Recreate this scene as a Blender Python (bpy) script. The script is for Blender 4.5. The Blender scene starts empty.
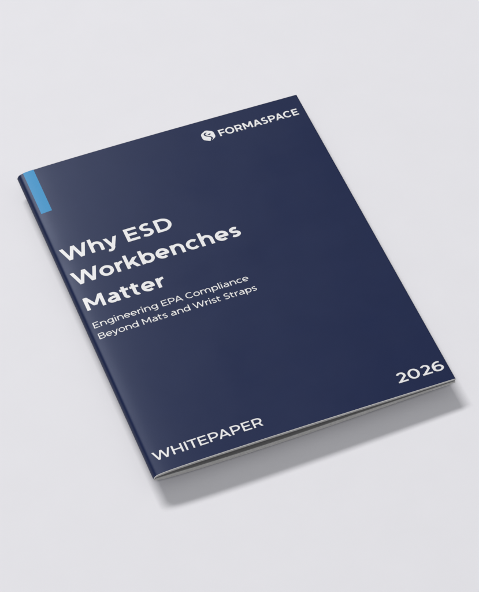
import bpy, bmesh, math, random
from mathutils import Matrix, Vector
from mathutils.geometry import delaunay_2d_cdt

# ---------------------------------------------------------------- camera, light, exposure
S = bpy.context.scene
COL = S.collection
CM = 0.01
FLOOR_Z = -1.605            # cm, in the frame of the flat part of the front cover
def P3(x, y, z):            # booklet centimetres -> world metres, the table top is z = 0
    return Vector((x*CM, y*CM, (z - FLOOR_Z)*CM))

cam_data = bpy.data.cameras.new('camera')
cam = bpy.data.objects.new('camera', cam_data)
COL.objects.link(cam)
Rc = Matrix(((0.9294087179, 0.2830129950, -0.2368608868),
             (-0.3689522208, 0.7274669507, -0.5785033228),
             (0.0085845090, 0.6250563817, 0.7805323984)))
TILT = math.radians(0.7)    # the booklet rocks a little on its belly: fold side up, fore edge down
PIVOT = P3(10.795, 13.97, FLOOR_Z)
ROCK = Matrix.Translation(PIVOT + Vector((0, 0, -0.00055))) @ Matrix.Rotation(TILT, 4, 'Y') @ Matrix.Translation(-PIVOT)
cam.matrix_world = ROCK @ Matrix.Translation(P3(-29.757444, -86.976004, 133.330527)) @ Rc.to_4x4()
cam_data.sensor_fit = 'HORIZONTAL'
cam_data.sensor_width = 36.0
cam_data.lens = 2490.0/479.0*36.0
cam_data.clip_start = 0.05
cam_data.clip_end = 100.0
S.camera = cam

W = bpy.data.worlds.new('World')
S.world = W
W.use_nodes = True
bg = W.node_tree.nodes['Background']
bg.inputs['Strength'].default_value = 0.255
nt = W.node_tree                       # soft studio dome: bright overhead, dimmer towards the horizon
_tc = nt.nodes.new('ShaderNodeTexCoord'); _sep = nt.nodes.new('ShaderNodeSeparateXYZ')
_ramp = nt.nodes.new('ShaderNodeValToRGB')
_ramp.color_ramp.elements[0].position = 0.05; _ramp.color_ramp.elements[0].color = (0.16, 0.165, 0.17, 1)
_ramp.color_ramp.elements[1].position = 0.95; _ramp.color_ramp.elements[1].color = (0.92, 0.95, 1.0, 1)
nt.links.new(_tc.outputs['Generated'], _sep.inputs[0])
nt.links.new(_sep.outputs['Z'], _ramp.inputs['Fac'])
nt.links.new(_ramp.outputs['Color'], bg.inputs['Color'])

def area(name, direction, dist, sx, sy, energy, color):
    d = bpy.data.lights.new(name, 'AREA')
    d.shape = 'RECTANGLE'; d.size = sx; d.size_y = sy
    d.energy = energy; d.color = color
    o = bpy.data.objects.new(name, d); COL.objects.link(o)
    v = Vector(direction).normalized()
    o.location = P3(10.8, 14, 0) + v*dist
    o.rotation_euler = (-v).to_track_quat('-Z', 'Y').to_euler()
    return o
KEL = math.radians(42.8)
KAZ = math.radians(-9.0)
area('key_softbox', (math.sin(KAZ)*math.cos(KEL), math.cos(KAZ)*math.cos(KEL), math.sin(KEL)), 9.0, 4.0, 1.15, 642.0, (1.0, 0.99, 0.985))
area('added_fill_light', (-0.40, -0.98, 1.45), 8.0, 3.0, 2.0, 186.0, (1.0, 0.99, 0.985))  # unseen fill added on the camera side to lighten the booklet's shadow

S.view_settings.view_transform = 'Standard'
S.view_settings.look = 'None'
S.view_settings.exposure = 0.03
S.view_settings.gamma = 1.0

# ---------------------------------------------------------------- helpers
def tag(o, label=None, cat=None, kind=None):
    if label: o['label'] = label
    if cat: o['category'] = cat
    if kind: o['kind'] = kind
    return o

def link(name, bm, mats, parent=None, smooth=True):
    me = bpy.data.meshes.new(name)
    bm.normal_update()
    bm.to_mesh(me); bm.free()
    for m in (mats if isinstance(mats, (list, tuple)) else [mats]):
        me.materials.append(m)
    if smooth:
        me.polygons.foreach_set('use_smooth', [True]*len(me.polygons))
    o = bpy.data.objects.new(name, me); COL.objects.link(o)
    if parent: o.parent = parent
    return o

def lin(r, g, b):
    f = lambda c: (c/255/12.92) if c/255 <= 0.04045 else ((c/255+0.055)/1.055)**2.4
    return (f(r), f(g), f(b), 1)

def material(name, color, rough, spec=0.5, vary=0.0, vscale=40.0, bump=0.0, bscale=2500.0, bdist=0.0001):
    m = bpy.data.materials.new(name); m.use_nodes = True
    nt = m.node_tree; p = nt.nodes['Principled BSDF']
    p.inputs['Roughness'].default_value = rough
    p.inputs['Specular IOR Level'].default_value = spec
    p.inputs['Base Color'].default_value = color
    tc = nt.nodes.new('ShaderNodeTexCoord')
    if vary > 0:
        n = nt.nodes.new('ShaderNodeTexNoise'); n.inputs['Scale'].default_value = vscale
        n.inputs['Detail'].default_value = 6; n.inputs['Roughness'].default_value = 0.6
        nt.links.new(tc.outputs['Object'], n.inputs['Vector'])
        r = nt.nodes.new('ShaderNodeMapRange')
        r.inputs['From Min'].default_value = 0.3; r.inputs['From Max'].default_value = 0.7
        r.inputs['To Min'].default_value = 1-vary; r.inputs['To Max'].default_value = 1+vary
        nt.links.new(n.outputs['Fac'], r.inputs['Value'])
        h = nt.nodes.new('ShaderNodeHueSaturation'); h.inputs['Color'].default_value = color
        nt.links.new(r.outputs['Result'], h.inputs['Value'])
        nt.links.new(h.outputs['Color'], p.inputs['Base Color'])
    if bump > 0:
        n2 = nt.nodes.new('ShaderNodeTexNoise'); n2.inputs['Scale'].default_value = bscale
        n2.inputs['Detail'].default_value = 3
        nt.links.new(tc.outputs['Object'], n2.inputs['Vector'])
        b = nt.nodes.new('ShaderNodeBump'); b.inputs['Strength'].default_value = bump
        b.inputs['Distance'].default_value = bdist
        nt.links.new(n2.outputs['Fac'], b.inputs['Height'])
        nt.links.new(b.outputs['Normal'], p.inputs['Normal'])
    return m

M_TABLE = material('pale_matte_surface', (0.80, 0.795, 0.828, 1), 0.75, 0.25, vary=0.008, vscale=30.0, bump=0.16, bscale=1100, bdist=0.0002)
M_NAVY = material('navy_printed_card', lin(27.5, 37.5, 72.5), 0.37, 0.225, vary=0.03, vscale=60, bump=0.10, bscale=3000, bdist=0.00004)
M_NAVY.node_tree.nodes['Principled BSDF'].inputs['Specular Tint'].default_value = (0.66, 0.755, 1.0, 1)
_nt = M_NAVY.node_tree                 # slightly patchy sheen, as of handled coated card
_n = _nt.nodes.new('ShaderNodeTexNoise'); _n.inputs['Scale'].default_value = 26; _n.inputs['Detail'].default_value = 7
_r = _nt.nodes.new('ShaderNodeMapRange'); _r.inputs['From Min'].default_value = 0.3; _r.inputs['From Max'].default_value = 0.7
_r.inputs['To Min'].default_value = 0.34; _r.inputs['To Max'].default_value = 0.41
_t = _nt.nodes.new('ShaderNodeTexCoord')
_nt.links.new(_t.outputs['Object'], _n.inputs['Vector']); _nt.links.new(_n.outputs['Fac'], _r.inputs['Value'])
_nt.links.new(_r.outputs['Result'], _nt.nodes['Principled BSDF'].inputs['Roughness'])
M_WHITE = material('white_print', (0.82, 0.82, 0.83, 1), 0.45, 0.3)
M_BLUE = material('sky_blue_print', lin(42, 142, 196), 0.5, 0.25)
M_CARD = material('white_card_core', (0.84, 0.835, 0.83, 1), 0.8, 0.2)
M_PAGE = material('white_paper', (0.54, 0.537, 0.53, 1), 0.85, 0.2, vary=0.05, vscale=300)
M_GAPSHADE = material('gap_shaded_page', (0.21, 0.21, 0.215, 1), 0.7, 0.2)  # paper with the shade of the open gap painted into its colour

# ---------------------------------------------------------------- table top (the setting)
bm = bmesh.new()
g = 4.0
for x, y in ((-g, -g), (g, -g), (g, g), (-g, g)):
    bm.verts.new((x, y, 0))
bm.faces.new(bm.verts)
tag(link('table_surface', bm, M_TABLE, smooth=False), 'smooth pale grey white tabletop under the booklet', None, 'structure')

# ---------------------------------------------------------------- booklet profile (x across from the fold, z up; cm)
BW, BL = 21.59, 27.94
FRONT = [(0.0, -0.50), (0.025, -0.40), (0.07, -0.31), (0.14, -0.205), (0.25, -0.140), (0.5, -0.080), (0.85, -0.035), (1.4, 0.003),
         (2.2, 0.036), (3.2, 0.06), (5.3, 0.09), (8.0, 0.108), (10.3, 0.108), (14, 0.085), (17.5, 0.05), (20.4, 0.012), (21.59, -0.004)]
BACK = [(0.0, -0.50), (0.03, -0.565), (0.09, -0.61), (0.2, -0.65), (0.4, -0.70), (0.8, -0.77), (1.4, -0.825), (3, -0.885),
        (6, -0.92), (7.5, -0.922), (9, -0.905), (13, -0.79), (17, -0.61), (20.4, -0.46), (21.59, -0.405)]
def pchip(pts):
    n = len(pts); h = [pts[i+1][0]-pts[i][0] for i in range(n-1)]
    d = [(pts[i+1][1]-pts[i][1])/h[i] for i in range(n-1)]
    m = [d[0]]
    for i in range(1, n-1):
        if d[i-1]*d[i] <= 0: m.append(0.0)
        else:
            w1 = 2*h[i]+h[i-1]; w2 = h[i]+2*h[i-1]
            m.append((w1+w2)/(w1/d[i-1]+w2/d[i]))
    m.append(d[-1])
    def f(x):
        x = min(max(x, pts[0][0]), pts[-1][0])
        i = 0
        while i < n-2 and x > pts[i+1][0]: i += 1
        t = (x-pts[i][0])/h[i]
        return ((2*t**3-3*t*t+1)*pts[i][1]+(t**3-2*t*t+t)*h[i]*m[i]
                + (-2*t**3+3*t*t)*pts[i+1][1]+(t**3-t*t)*h[i]*m[i+1])
    return f
ff, fb = pchip(FRONT), pchip(BACK)
KN = [0.0, 0.006, 0.015, 0.03, 0.05, 0.075, 0.11, 0.15, 0.2, 0.25, 0.3, 0.35, 0.4, 0.45, 0.5]
while KN[-1] + 0.1 < BW - 0.02: KN.append(round(KN[-1]+0.1, 3))
KN.append(BW)
FZ = [ff(x) for x in KN]
def front_z(x):             # the cover exactly as meshed (linear between the knots)
    x = min(max(x, 0.0), BW)
    lo, hi = 0, len(KN)-1
    while hi-lo > 1:
        mid = (lo+hi)//2
        if KN[mid] <= x: lo = mid
        else: hi = mid
    t = (x-KN[lo])/(KN[hi]-KN[lo])
    return FZ[lo]+(FZ[hi]-FZ[lo])*t

# ---------------------------------------------------------------- the booklet
booklet = bpy.data.objects.new('booklet', None)
COL.objects.link(booklet)
booklet.location = P3(BW/2, BL/2, FLOOR_Z)
tag(booklet, 'navy blue closed booklet with white title lettering lying on the pale surface', 'booklet')
OFF = booklet.location.copy()
booklet.location = ROCK @ OFF
booklet.rotation_euler = (0, TILT, 0)
def B3(x, y, z): return P3(x, y, z) - OFF

YS = [0.0, 0.06] + [BL*i/24 for i in range(1, 24)] + [BL-0.06, BL]

def sag(x, y):              # the back of the booklet bellies down to the table between its ends
    u = min(max(x/5.0, 0), 1); u = u*u*(3-2*u)
    return -0.685*u*(1-0.55*max(0.0, x-6)/BW)*max(0.0, math.sin(math.pi*y/BL))**0.8

def sheet(line, thick, y0=0.0, y1=BL, edge_mat=1, top_mat=0, sags=lambda i: False, trim=0.0):
    """closed sheet: 'line' is its outer (x, z) polyline, 'thick' goes to its right-hand side"""
    bm = bmesh.new()
    n = len(line)
    inner = []
    for i in range(n):
        a = line[max(i-1, 0)]; b = line[min(i+1, n-1)]
        tx, tz = b[0]-a[0], b[1]-a[1]
        l = math.hypot(tx, tz) or 1
        inner.append((line[i][0]+tz/l*thick, line[i][1]-tx/l*thick))
    if trim: line = line[:-1]+[(line[-1][0]-0.028, line[-1][1])]
    ys = [y0+(y1-y0)*(v/BL) for v in YS]
    A = [[bm.verts.new(B3(x, y+(trim if j == 0 else (-0.6*trim if j == len(ys)-1 else 0)), z+(sag(x, y) if sags(i) else 0))) for j, y in enumerate(ys)] for i, (x, z) in enumerate(line)]
    Bv = [[bm.verts.new(B3(x, y, z+(sag(x, y) if sags(i) else 0))) for y in ys] for i, (x, z) in enumerate(inner)]
    m = len(ys)
    def q(vs, mat):
        f = bm.faces.new(vs); f.material_index = mat
    for i in range(n-1):
        for j in range(m-1):
            q((A[i][j], A[i+1][j], A[i+1][j+1], A[i][j+1]), top_mat)
            q((Bv[i][j], Bv[i][j+1], Bv[i+1][j+1], Bv[i+1][j]), edge_mat)
        q((A[i][0], Bv[i][0], Bv[i+1][0], A[i+1][0]), top_mat if trim and sags(i+1) else edge_mat)
        q((A[i][-1], A[i+1][-1], Bv[i+1][-1], Bv[i][-1]), edge_mat)
    for i, flip in ((0, False), (n-1, True)):
        for j in range(m-1):
            vs = (A[i][j], A[i][j+1], Bv[i][j+1], Bv[i][j])
            q(vs[::-1] if flip else vs, edge_mat)
    for e in bm.edges:
        if len(e.link_faces) == 2 and e.calc_face_angle(0) > 0.9: e.smooth = False
    return bm

# cover: back fore edge -> fold -> front fore edge, one folded card
line = [(x, fb(x)) for x in KN[:0:-1]] + [(x, z) for x, z in zip(KN, FZ)]
CT = 0.032
cover = link('cover', sheet(line, CT, sags=lambda i: i < len(KN)-1, trim=0.045), [M_NAVY, M_CARD], booklet)

# inner leaves: a thin upper bundle under the front cover, a thicker lower one on the back cover
rng = random.Random(5)
NU, NL = 5, 9
XS = [x for x in KN if x >= 0.15 and x < BW-0.05]
for i in range(NU):
    xs = XS + [BW-0.035-rng.random()*0.03]
    ln = []
    for x in xs:
        T = (ff(x)-fb(x))
        d = min(CT+0.006+0.040*i, T*0.36*(i+1.2)/(NU+1.2))
        d = max(d, CT*1.25 if x > 0.4 else d)
        ln.append((x, ff(x)-d))
    e0, e1 = rng.uniform(0.0, 0.012), rng.uniform(0.0, 0.03)
    dark = i == NU-1  # leaf facing the gap: its shade is put in as dark colour
    link('page', sheet(ln, 0.015, e0, BL-e1, 0, 0), [M_GAPSHADE if dark else M_PAGE], booklet)
for i in range(NL):
    xs = XS + [BW-0.035-rng.random()*0.03]
    ln = []
    for x in xs:
        T = (ff(x)-fb(x))
        lim = min(T*0.5, T-0.19) if x > 12 else T*0.5
        d = min(CT+0.040+0.036*i, lim*0.88*(i+1.4)/(NL+0.6))
        ln.append((x, fb(x)+d))
    e0, e1 = rng.uniform(0.0, 0.03), rng.uniform(0.0, 0.03)
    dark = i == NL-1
    link('page', sheet(ln, 0.017, e0, BL-e1, 0, 0, sags=lambda i: True), [M_GAPSHADE if dark else M_PAGE], booklet)

# ---------------------------------------------------------------- lettering: a geometric sans drawn from pen strokes (1000 units per em, caps 700)
class Pen:
    def __init__(s, w, h): s.w, s.h = w, h; s.f = []
    def poly(s, pts): s.f.append(list(pts))
    def rect(s, x0, y0, x1, y1): s.poly([(x0, y0), (x1, y0), (x1, y1), (x0, y1)])
    def stem(s, x, y0, y1): s.rect(x, y0, x+s.w, y1)
    def bar(s, y, x0, x1): s.rect(x0, y, x1, y+s.h)
    def diag(s, xb, yb, xt, yt, k=1.0):
        t = s.w*k*math.hypot(xt-xb, yt-yb)/abs(yt-yb)
        t = min(t, s.w*1.5)/2
        s.poly([(xb-t, yb), (xb+t, yb), (xt+t, yt), (xt-t, yt)])
    def path(s, pts, cut0=None, cut1=None):
        a, b = s.w/2, s.h/2
        L, Rr = [], []
        n = len(pts)
        for i in range(n):
            p, q = pts[max(i-1, 0)], pts[min(i+1, n-1)]
            tx, ty = q[0]-p[0], q[1]-p[1]; l = math.hypot(tx, ty) or 1
            nx, ny = -ty/l, tx/l
            k = math.hypot(a*nx, b*ny)
            ox, oy = a*a*nx/k, b*b*ny/k
            off = k                       # support of the elliptic pen along the normal
            ox, oy = nx*off, ny*off
            L.append((pts[i][0]+ox, pts[i][1]+oy)); Rr.append((pts[i][0]-ox, pts[i][1]-oy))
        for i in range(n-1): s.poly([Rr[i], Rr[i+1], L[i+1], L[i]])
    def arc(s, cx, cy, Rx, Ry, a0, a1):  # outer radii, degrees
        rx, ry = Rx-s.w/2, Ry-s.h/2
        n = max(4, int(abs(a1-a0)/7.5))
        s.path([(cx+rx*math.cos(math.radians(a0+(a1-a0)*i/n)), cy+ry*math.sin(math.radians(a0+(a1-a0)*i/n))) for i in range(n+1)])
    def ring(s, cx, cy, Rx, Ry): s.arc(cx, cy, Rx, Ry, 0, 360.0)

def esse(p, cx, top, bot, r1, r2, ov=12):
    yt, yb = top+ov-p.h/2, bot-ov+p.h/2
    ym = (yt+yb)/2+(top-bot)*0.012
    pts = []
    def el(cx, cy, rx, ry, a0, a1, n=18, sq=1.0):
        for i in range(n+1):
            a = math.radians(a0+(a1-a0)*i/n)
            pts.append((cx+rx*math.cos(a), cy+ry*math.sin(a)))
    k = (top-bot)*0.02
    el(cx+k, (yt+ym)/2, r1-p.w/2, (yt-ym)/2, 42, 250)
    el(cx-k, (ym+yb)/2, r2-p.w/2, (ym-yb)/2, 70, -142)
    p.path(pts)

def glyph(ch, w, h):
    """-> advance, faces"""
    p = Pen(w, h); L = 84 - (w-90)*0.12
    X = 534 if w > 105 else 524
    if ch == ' ': return 270, []
    if ch == 'H':
        A = 812; p.stem(L, 0, 700); p.stem(A-L-w, 0, 700); p.bar(350-h/2, L, A-L)
    elif ch == 'I': A = 2*L+w; p.stem(L, 0, 700)
    elif ch == 'E':
        A = 660; p.stem(L, 0, 700); p.bar(0, L, 615); p.bar(700-h, L, 605); p.bar(352-h/2, L, 560)
    elif ch == 'F':
        A = 630; p.stem(L, 0, 700); p.bar(700-h, L, 600); p.bar(330-h/2, L, 555)
    elif ch == 'T': A = 592; p.stem(A/2-w/2, 0, 700); p.bar(700-h, 8, A-8)
    elif ch in 'PR':
        A = 715 if ch == 'P' else 728; b = 222
        p.stem(L, 0, 700); p.bar(700-h, L, 392); p.bar(b, L, 392); p.arc(392, (700+b)/2, 282, (700-b)/2, 90, -90)
        if ch == 'R': p.diag(668-w*0.58, 0, 505-w*0.5, b+h*0.6, 0.96)
    elif ch == 'D':
        A = 806; p.stem(L, 0, 700); p.bar(700-h, L, 370); p.bar(0, L, 370); p.arc(370, 350, 388, 350, 90, -90)
    elif ch == 'B':
        A = 750; p.stem(L, 0, 700); m = 370
        p.bar(700-h, L, 420); p.bar(m-h/2, L, 440); p.bar(0, L, 440)
        p.arc(425, (700+m-h/2)/2, 232, (700-m+h/2)/2, 90, -90); p.arc(440, (m+h/2)/2, 262, (m+h/2)/2, 90, -90)
    elif ch == 'S': A = 625; esse(p, 312, 700, 0, 252, 276)
    elif ch == 'C': A = 742; p.arc(404, 350, 364, 362, 43, 317)
    elif ch == 'O': A = 848; p.ring(424, 350, 384, 362)
    elif ch == 'A':
        A = 752; t = w*0.56
        p.diag(12+t, 0, A/2, 700, 0.97); p.diag(A-12-t, 0, A/2, 700, 0.97); p.bar(150, 165, A-165)
    elif ch == 'M':
        A = 950; p.stem(L, 0, 700); p.stem(A-L-w, 0, 700); t = w*0.55
        p.diag(A/2, 165, L+t+4, 700, 0.94); p.diag(A/2, 165, A-L-t-4, 700, 0.94)
    elif ch == 'W':
        A = 1136; t = w*0.53
        for xb, xt in ((318, 14+t), (328, A/2-4), (A-328, A/2+4), (A-318, A-14-t)): p.diag(xb, 0, xt, 700, 0.98)
    elif ch == 'h' or ch == 'n':
        A = 680; l = 70; p.stem(l, 0, 742 if ch == 'h' else X); r = 614
        p.stem(r-w, 0, 285); p.arc(r-264, 280, 264, X+8-280, 0, 158)
    elif ch == 'm':
        A = 1064; l = 70; p.stem(l, 0, X); r1, r2 = 532+w/2, 998
        for r in (r1, r2): p.stem(r-w, 0, 290); p.arc(r-245, 285, 245, X+8-285, 0, 152)
    elif ch == 'r':
        A = 414; l = 70; p.stem(l, 0, X); p.arc(402, 250, 402-l-6, X+8-250, 91, 160)
    elif ch == 'o': A = 646; p.ring(323, X/2, 291, X/2+9)
    elif ch == 'c': A = 566; p.arc(320, X/2, 288, X/2+9, 45, 315)
    elif ch == 'e':
        A = 618; y = X/2-h*0.62; p.arc(310, X/2, 278, X/2+9, -9, 309); p.bar(y, 45+w*0.4, 572)
    elif ch in 'bp':
        A = 684; l = 70; p.stem(l, 0 if ch == 'b' else -194, 742 if ch == 'b' else X); p.ring(372, X/2, 278, X/2+9)
    elif ch == 'd':
        A = 684; p.stem(A-70-w, 0, 742); p.ring(A-372, X/2, 278, X/2+9)
    elif ch == 'g':
        A = 694; r = A-70; p.stem(r-w, 30, X); p.ring(A-368, X/2+22, 276, X/2-14)
        p.arc(r-272, 30, 272, 232, 0, -128)
    elif ch == 'a':
        A = 610; r = 540; p.stem(r-w, 0, 320); p.arc(r-232, 312, 232, X+8-312, 0, 128)
        tp = 318
        p.bar(tp-h*0.86, 250, r-w*0.5); p.arc(250, (tp-9)/2, 210, (tp+9)/2, 88, 272)
        p.arc(247, 171, 268, 179.5, 268, 338)
    elif ch == 's': A = 512; esse(p, 254, X, 0, 214, 228, 9)
    elif ch == 't':
        A = 428; l = 98; p.stem(l, 160, 655); p.bar(X-h, 14, 372); p.arc(l+172, 165, 172, 173, 180, 296)
    elif ch == 'i':
        A = 2*70+w; p.stem(70, 0, X); c = 70+w/2; R = w*0.62
        p.poly([(c+R*math.cos(k*math.pi/12), 690+R*math.sin(k*math.pi/12)) for k in range(24)])
    elif ch == 'l': A = 2*70+w; p.stem(70, 0, 742)
    elif ch == 'k':
        A = 636; l = 70; p.stem(l, 0, 742); p.diag(l+w*0.75, 165, 545-w*0.12, X, 1.0); p.diag(640-w*0.66, 0, 330, 325, 0.98)
    elif ch == 'y':
        A = 586; t = w*0.54; cx = 290
        p.diag(cx, 0, 6+t, X, 0.98)
        p.diag(cx-30, -60, A-6-t, X, 0.98)
        p.path([(cx+16, 20), (cx-18, -48), (cx-52, -102), (cx-90, -133), (cx-135, -143), (cx-182, -136), (cx-226, -112)])
    elif ch == '0': A = 668; p.ring(334, 350, 294, 362)
    elif ch == '2':
        A = 588; p.arc(290, 478, 238, 234, 152, -28); p.diag(70+w*0.62, h*0.55, 468, 405, 0.98); p.rect(50, 0, 556, h)
    elif ch == '6':
        A = 630; p.ring(322, 226, 276, 236); p.arc(372, 350, 334, 362, 66, 216)
    return A, p.f

def lettering(name, text, x0, y0, cap, right, w, contrast, mat, parent, track=0.0, lift=0.004, last_ink=None):
    """one printed line: baseline start (x0, y0) cm, cap height cm, ink runs from x0 to 'right'"""
    k = cap/700.0
    adv, runs = 0.0, []
    KERN = {'PA': -62, 'AC': -22, 'Wo': -24, 'AS': -14, 'Wr': -14, 'FO': -16, 'TE': -6, 'y ': -10}
    for i, ch in enumerate(text):
        A, fs = glyph(ch, w, w*contrast)
        A += KERN.get(text[i:i+2], 0)
        runs.append((adv, fs)); adv += A+track
    allx = [p[0]+a for a, fs in runs for f in fs for p in f]
    mn, mx = min(allx), max(allx)
    sx = (right-x0)/((mx-mn)*k)
    print('LETTERING', text, 'x scale', round(sx, 3))
    bm = bmesh.new()
    for a, fs in runs:
        if fs: flat([[(x0+(p[0]+a-mn)*k*sx, y0+p[1]*k) for p in f] for f in fs], [], bm, lift)
    return link(name, bm, mat, parent)

def flat(keep, drop, bm, lift):
    """union of polygons (minus the dropped ones) laid on the curved cover, cut at the cover's own knots"""
    vs, faces, edges = [], [], []
    for f in keep+drop:
        ar = sum(f[i][0]*f[(i+1) % len(f)][1]-f[(i+1) % len(f)][0]*f[i][1] for i in range(len(f)))
        if abs(ar) < 1e-9: faces.append(None); continue
        f = f if ar > 0 else f[::-1]
        b = len(vs); vs += [Vector(p) for p in f]; faces.append(list(range(b, b+len(f))))
    idx = [i for i, f in enumerate(faces) if f]
    xs = [v.x for v in vs]; ya = min(v.y for v in vs)-0.01; yb = max(v.y for v in vs)+0.01
    for x in KN:
        if min(xs) < x < max(xs):
            b = len(vs); vs += [Vector((x, ya)), Vector((x, yb))]; edges.append((b, b+1))
    polys = [vs_ for vs_ in ([tuple(vs[j]) for j in faces[i]] if faces[i] else None for i in range(len(faces)))]
    for i in idx:
        f = faces[i]; edges += [(f[j], f[(j+1) % len(f)]) for j in range(len(f))]
    r = delaunay_2d_cdt(vs, edges, [], 0, 1e-6)
    def inside(p, q):
        c = False; j = len(q)-1
        for i in range(len(q)):
            if (q[i][1] > p[1]) != (q[j][1] > p[1]) and p[0] < (q[j][0]-q[i][0])*(p[1]-q[i][1])/(q[j][1]-q[i][1])+q[i][0]: c = not c
            j = i
        return c
    nk = len(keep)
    V = [None]*len(r[0])
    for f in r[2]:
        p = (sum(r[0][i][0] for i in f)/len(f), sum(r[0][i][1] for i in f)/len(f))
        if not any(q and inside(p, q) for q in polys[:nk]) or any(q and inside(p, q) for q in polys[nk:]): continue
        for i in f:
            if V[i] is None:
                x, y = r[0][i]
                V[i] = bm.verts.new(B3(x, y, front_z(x)+lift))
        try: bm.faces.new([V[i] for i in f])
        except ValueError: pass
    for f in bm.faces:
        f.normal_update()
        if f.normal.z < 0: f.normal_flip()

T, TB = 142, 0.88
lettering('title_line', 'Why ESD', 0.50, 19.06, 1.17, 8.63, T, TB, M_WHITE, cover)
lettering('title_line', 'Workbenches', 0.50, 16.78, 1.17, 12.86, T, TB, M_WHITE, cover)
lettering('title_line', 'Matter', 0.58, 14.42, 1.13, 6.36, T, TB, M_WHITE, cover)
lettering('subtitle_line', 'Engineering EPA Compliance', 0.51, 12.82, 0.50, 11.81, 92, 0.86, M_WHITE, cover)
lettering('subtitle_line', 'Beyond Mats and Wrist Straps', 0.54, 11.82, 0.50, 12.02, 92, 0.86, M_WHITE, cover)
lettering('footer_word', 'WHITEPAPER', 0.50, 1.06, 0.70, 8.14, 112, 0.86, M_WHITE, cover)
lettering('year_number', '2026', 17.88, 1.00, 0.80, 21.25, 122, 0.86, M_WHITE, cover)
lettering('company_name', 'FORMASPACE', 14.86, 26.02, 0.62, 21.03, 142, 0.86, M_WHITE, cover)

# round-cornered hexagon emblem with an S-shaped swoosh left open
def rounded_poly(pts, r, n=5):
    out = []
    m = len(pts)
    for i in range(m):
        p, a, b = Vector(pts[i]), Vector(pts[i-1]), Vector(pts[(i+1) % m])
        u, v = (a-p).normalized(), (b-p).normalized()
        s, e = p+u*r, p+v*r
        for k in range(n+1):
            t = k/n
            out.append(tuple(s*(1-t)**2+p*2*t*(1-t)+e*t*t))
    return out
hx, hy, hr = 14.04, 26.385, 0.56
hexa = rounded_poly([(hx+hr*math.cos(math.radians(90+60*i)), hy+hr*math.sin(math.radians(90+60*i))) for i in range(6)], 0.17)
def ribbon(pts, widths):
    P = Pen(1, 1); fs = []
    out = []
    n = len(pts)
    fine, fw = [], []
    for i in range(n-1):            # Catmull-Rom
        p0, p1, p2, p3 = (Vector(pts[max(i-1, 0)]), Vector(pts[i]), Vector(pts[i+1]), Vector(pts[min(i+2, n-1)]))
        for k in range(6):
            t = k/6
            fine.append(0.5*((2*p1)+(-p0+p2)*t+(2*p0-5*p1+4*p2-p3)*t*t+(-p0+3*p1-3*p2+p3)*t**3)); fw.append(widths[i]*(1-t)+widths[i+1]*t)
    fine.append(Vector(pts[-1])); fw.append(widths[-1])
    Lf, Rt = [], []
    for i, p in enumerate(fine):
        d = (fine[min(i+1, len(fine)-1)]-fine[max(i-1, 0)]).normalized()
        nrm = Vector((-d.y, d.x))*fw[i]/2
        Lf.append(tuple(p+nrm)); Rt.append(tuple(p-nrm))
    return [[Rt[i], Rt[i+1], Lf[i+1], Lf[i]] for i in range(len(fine)-1)]
swoosh = ribbon([(14.03, 26.70), (13.90, 26.67), (13.825, 26.56), (13.90, 26.42), (14.07, 26.30), (14.20, 26.19), (14.22, 26.06), (14.13, 25.95), (14.06, 25.80)],
                [0.05, 0.10, 0.13, 0.10, 0.085, 0.11, 0.13, 0.10, 0.08])
hook = ribbon([(14.05, 26.52), (14.14, 26.47), (14.215, 26.50), (14.25, 26.56)], [0.05, 0.10, 0.11, 0.07])
bm = bmesh.new()
flat([hexa], swoosh+hook, bm, 0.004)
link('logo_emblem', bm, M_WHITE, cover)

# sky blue strip that runs off the top edge beside the fold
bm = bmesh.new()
flat([[(0.45, 23.83), (1.245, 23.83), (1.245, BL-0.002), (0.45, BL-0.002)]], [], bm, 0.003)
link('accent_strip', bm, M_BLUE, cover)
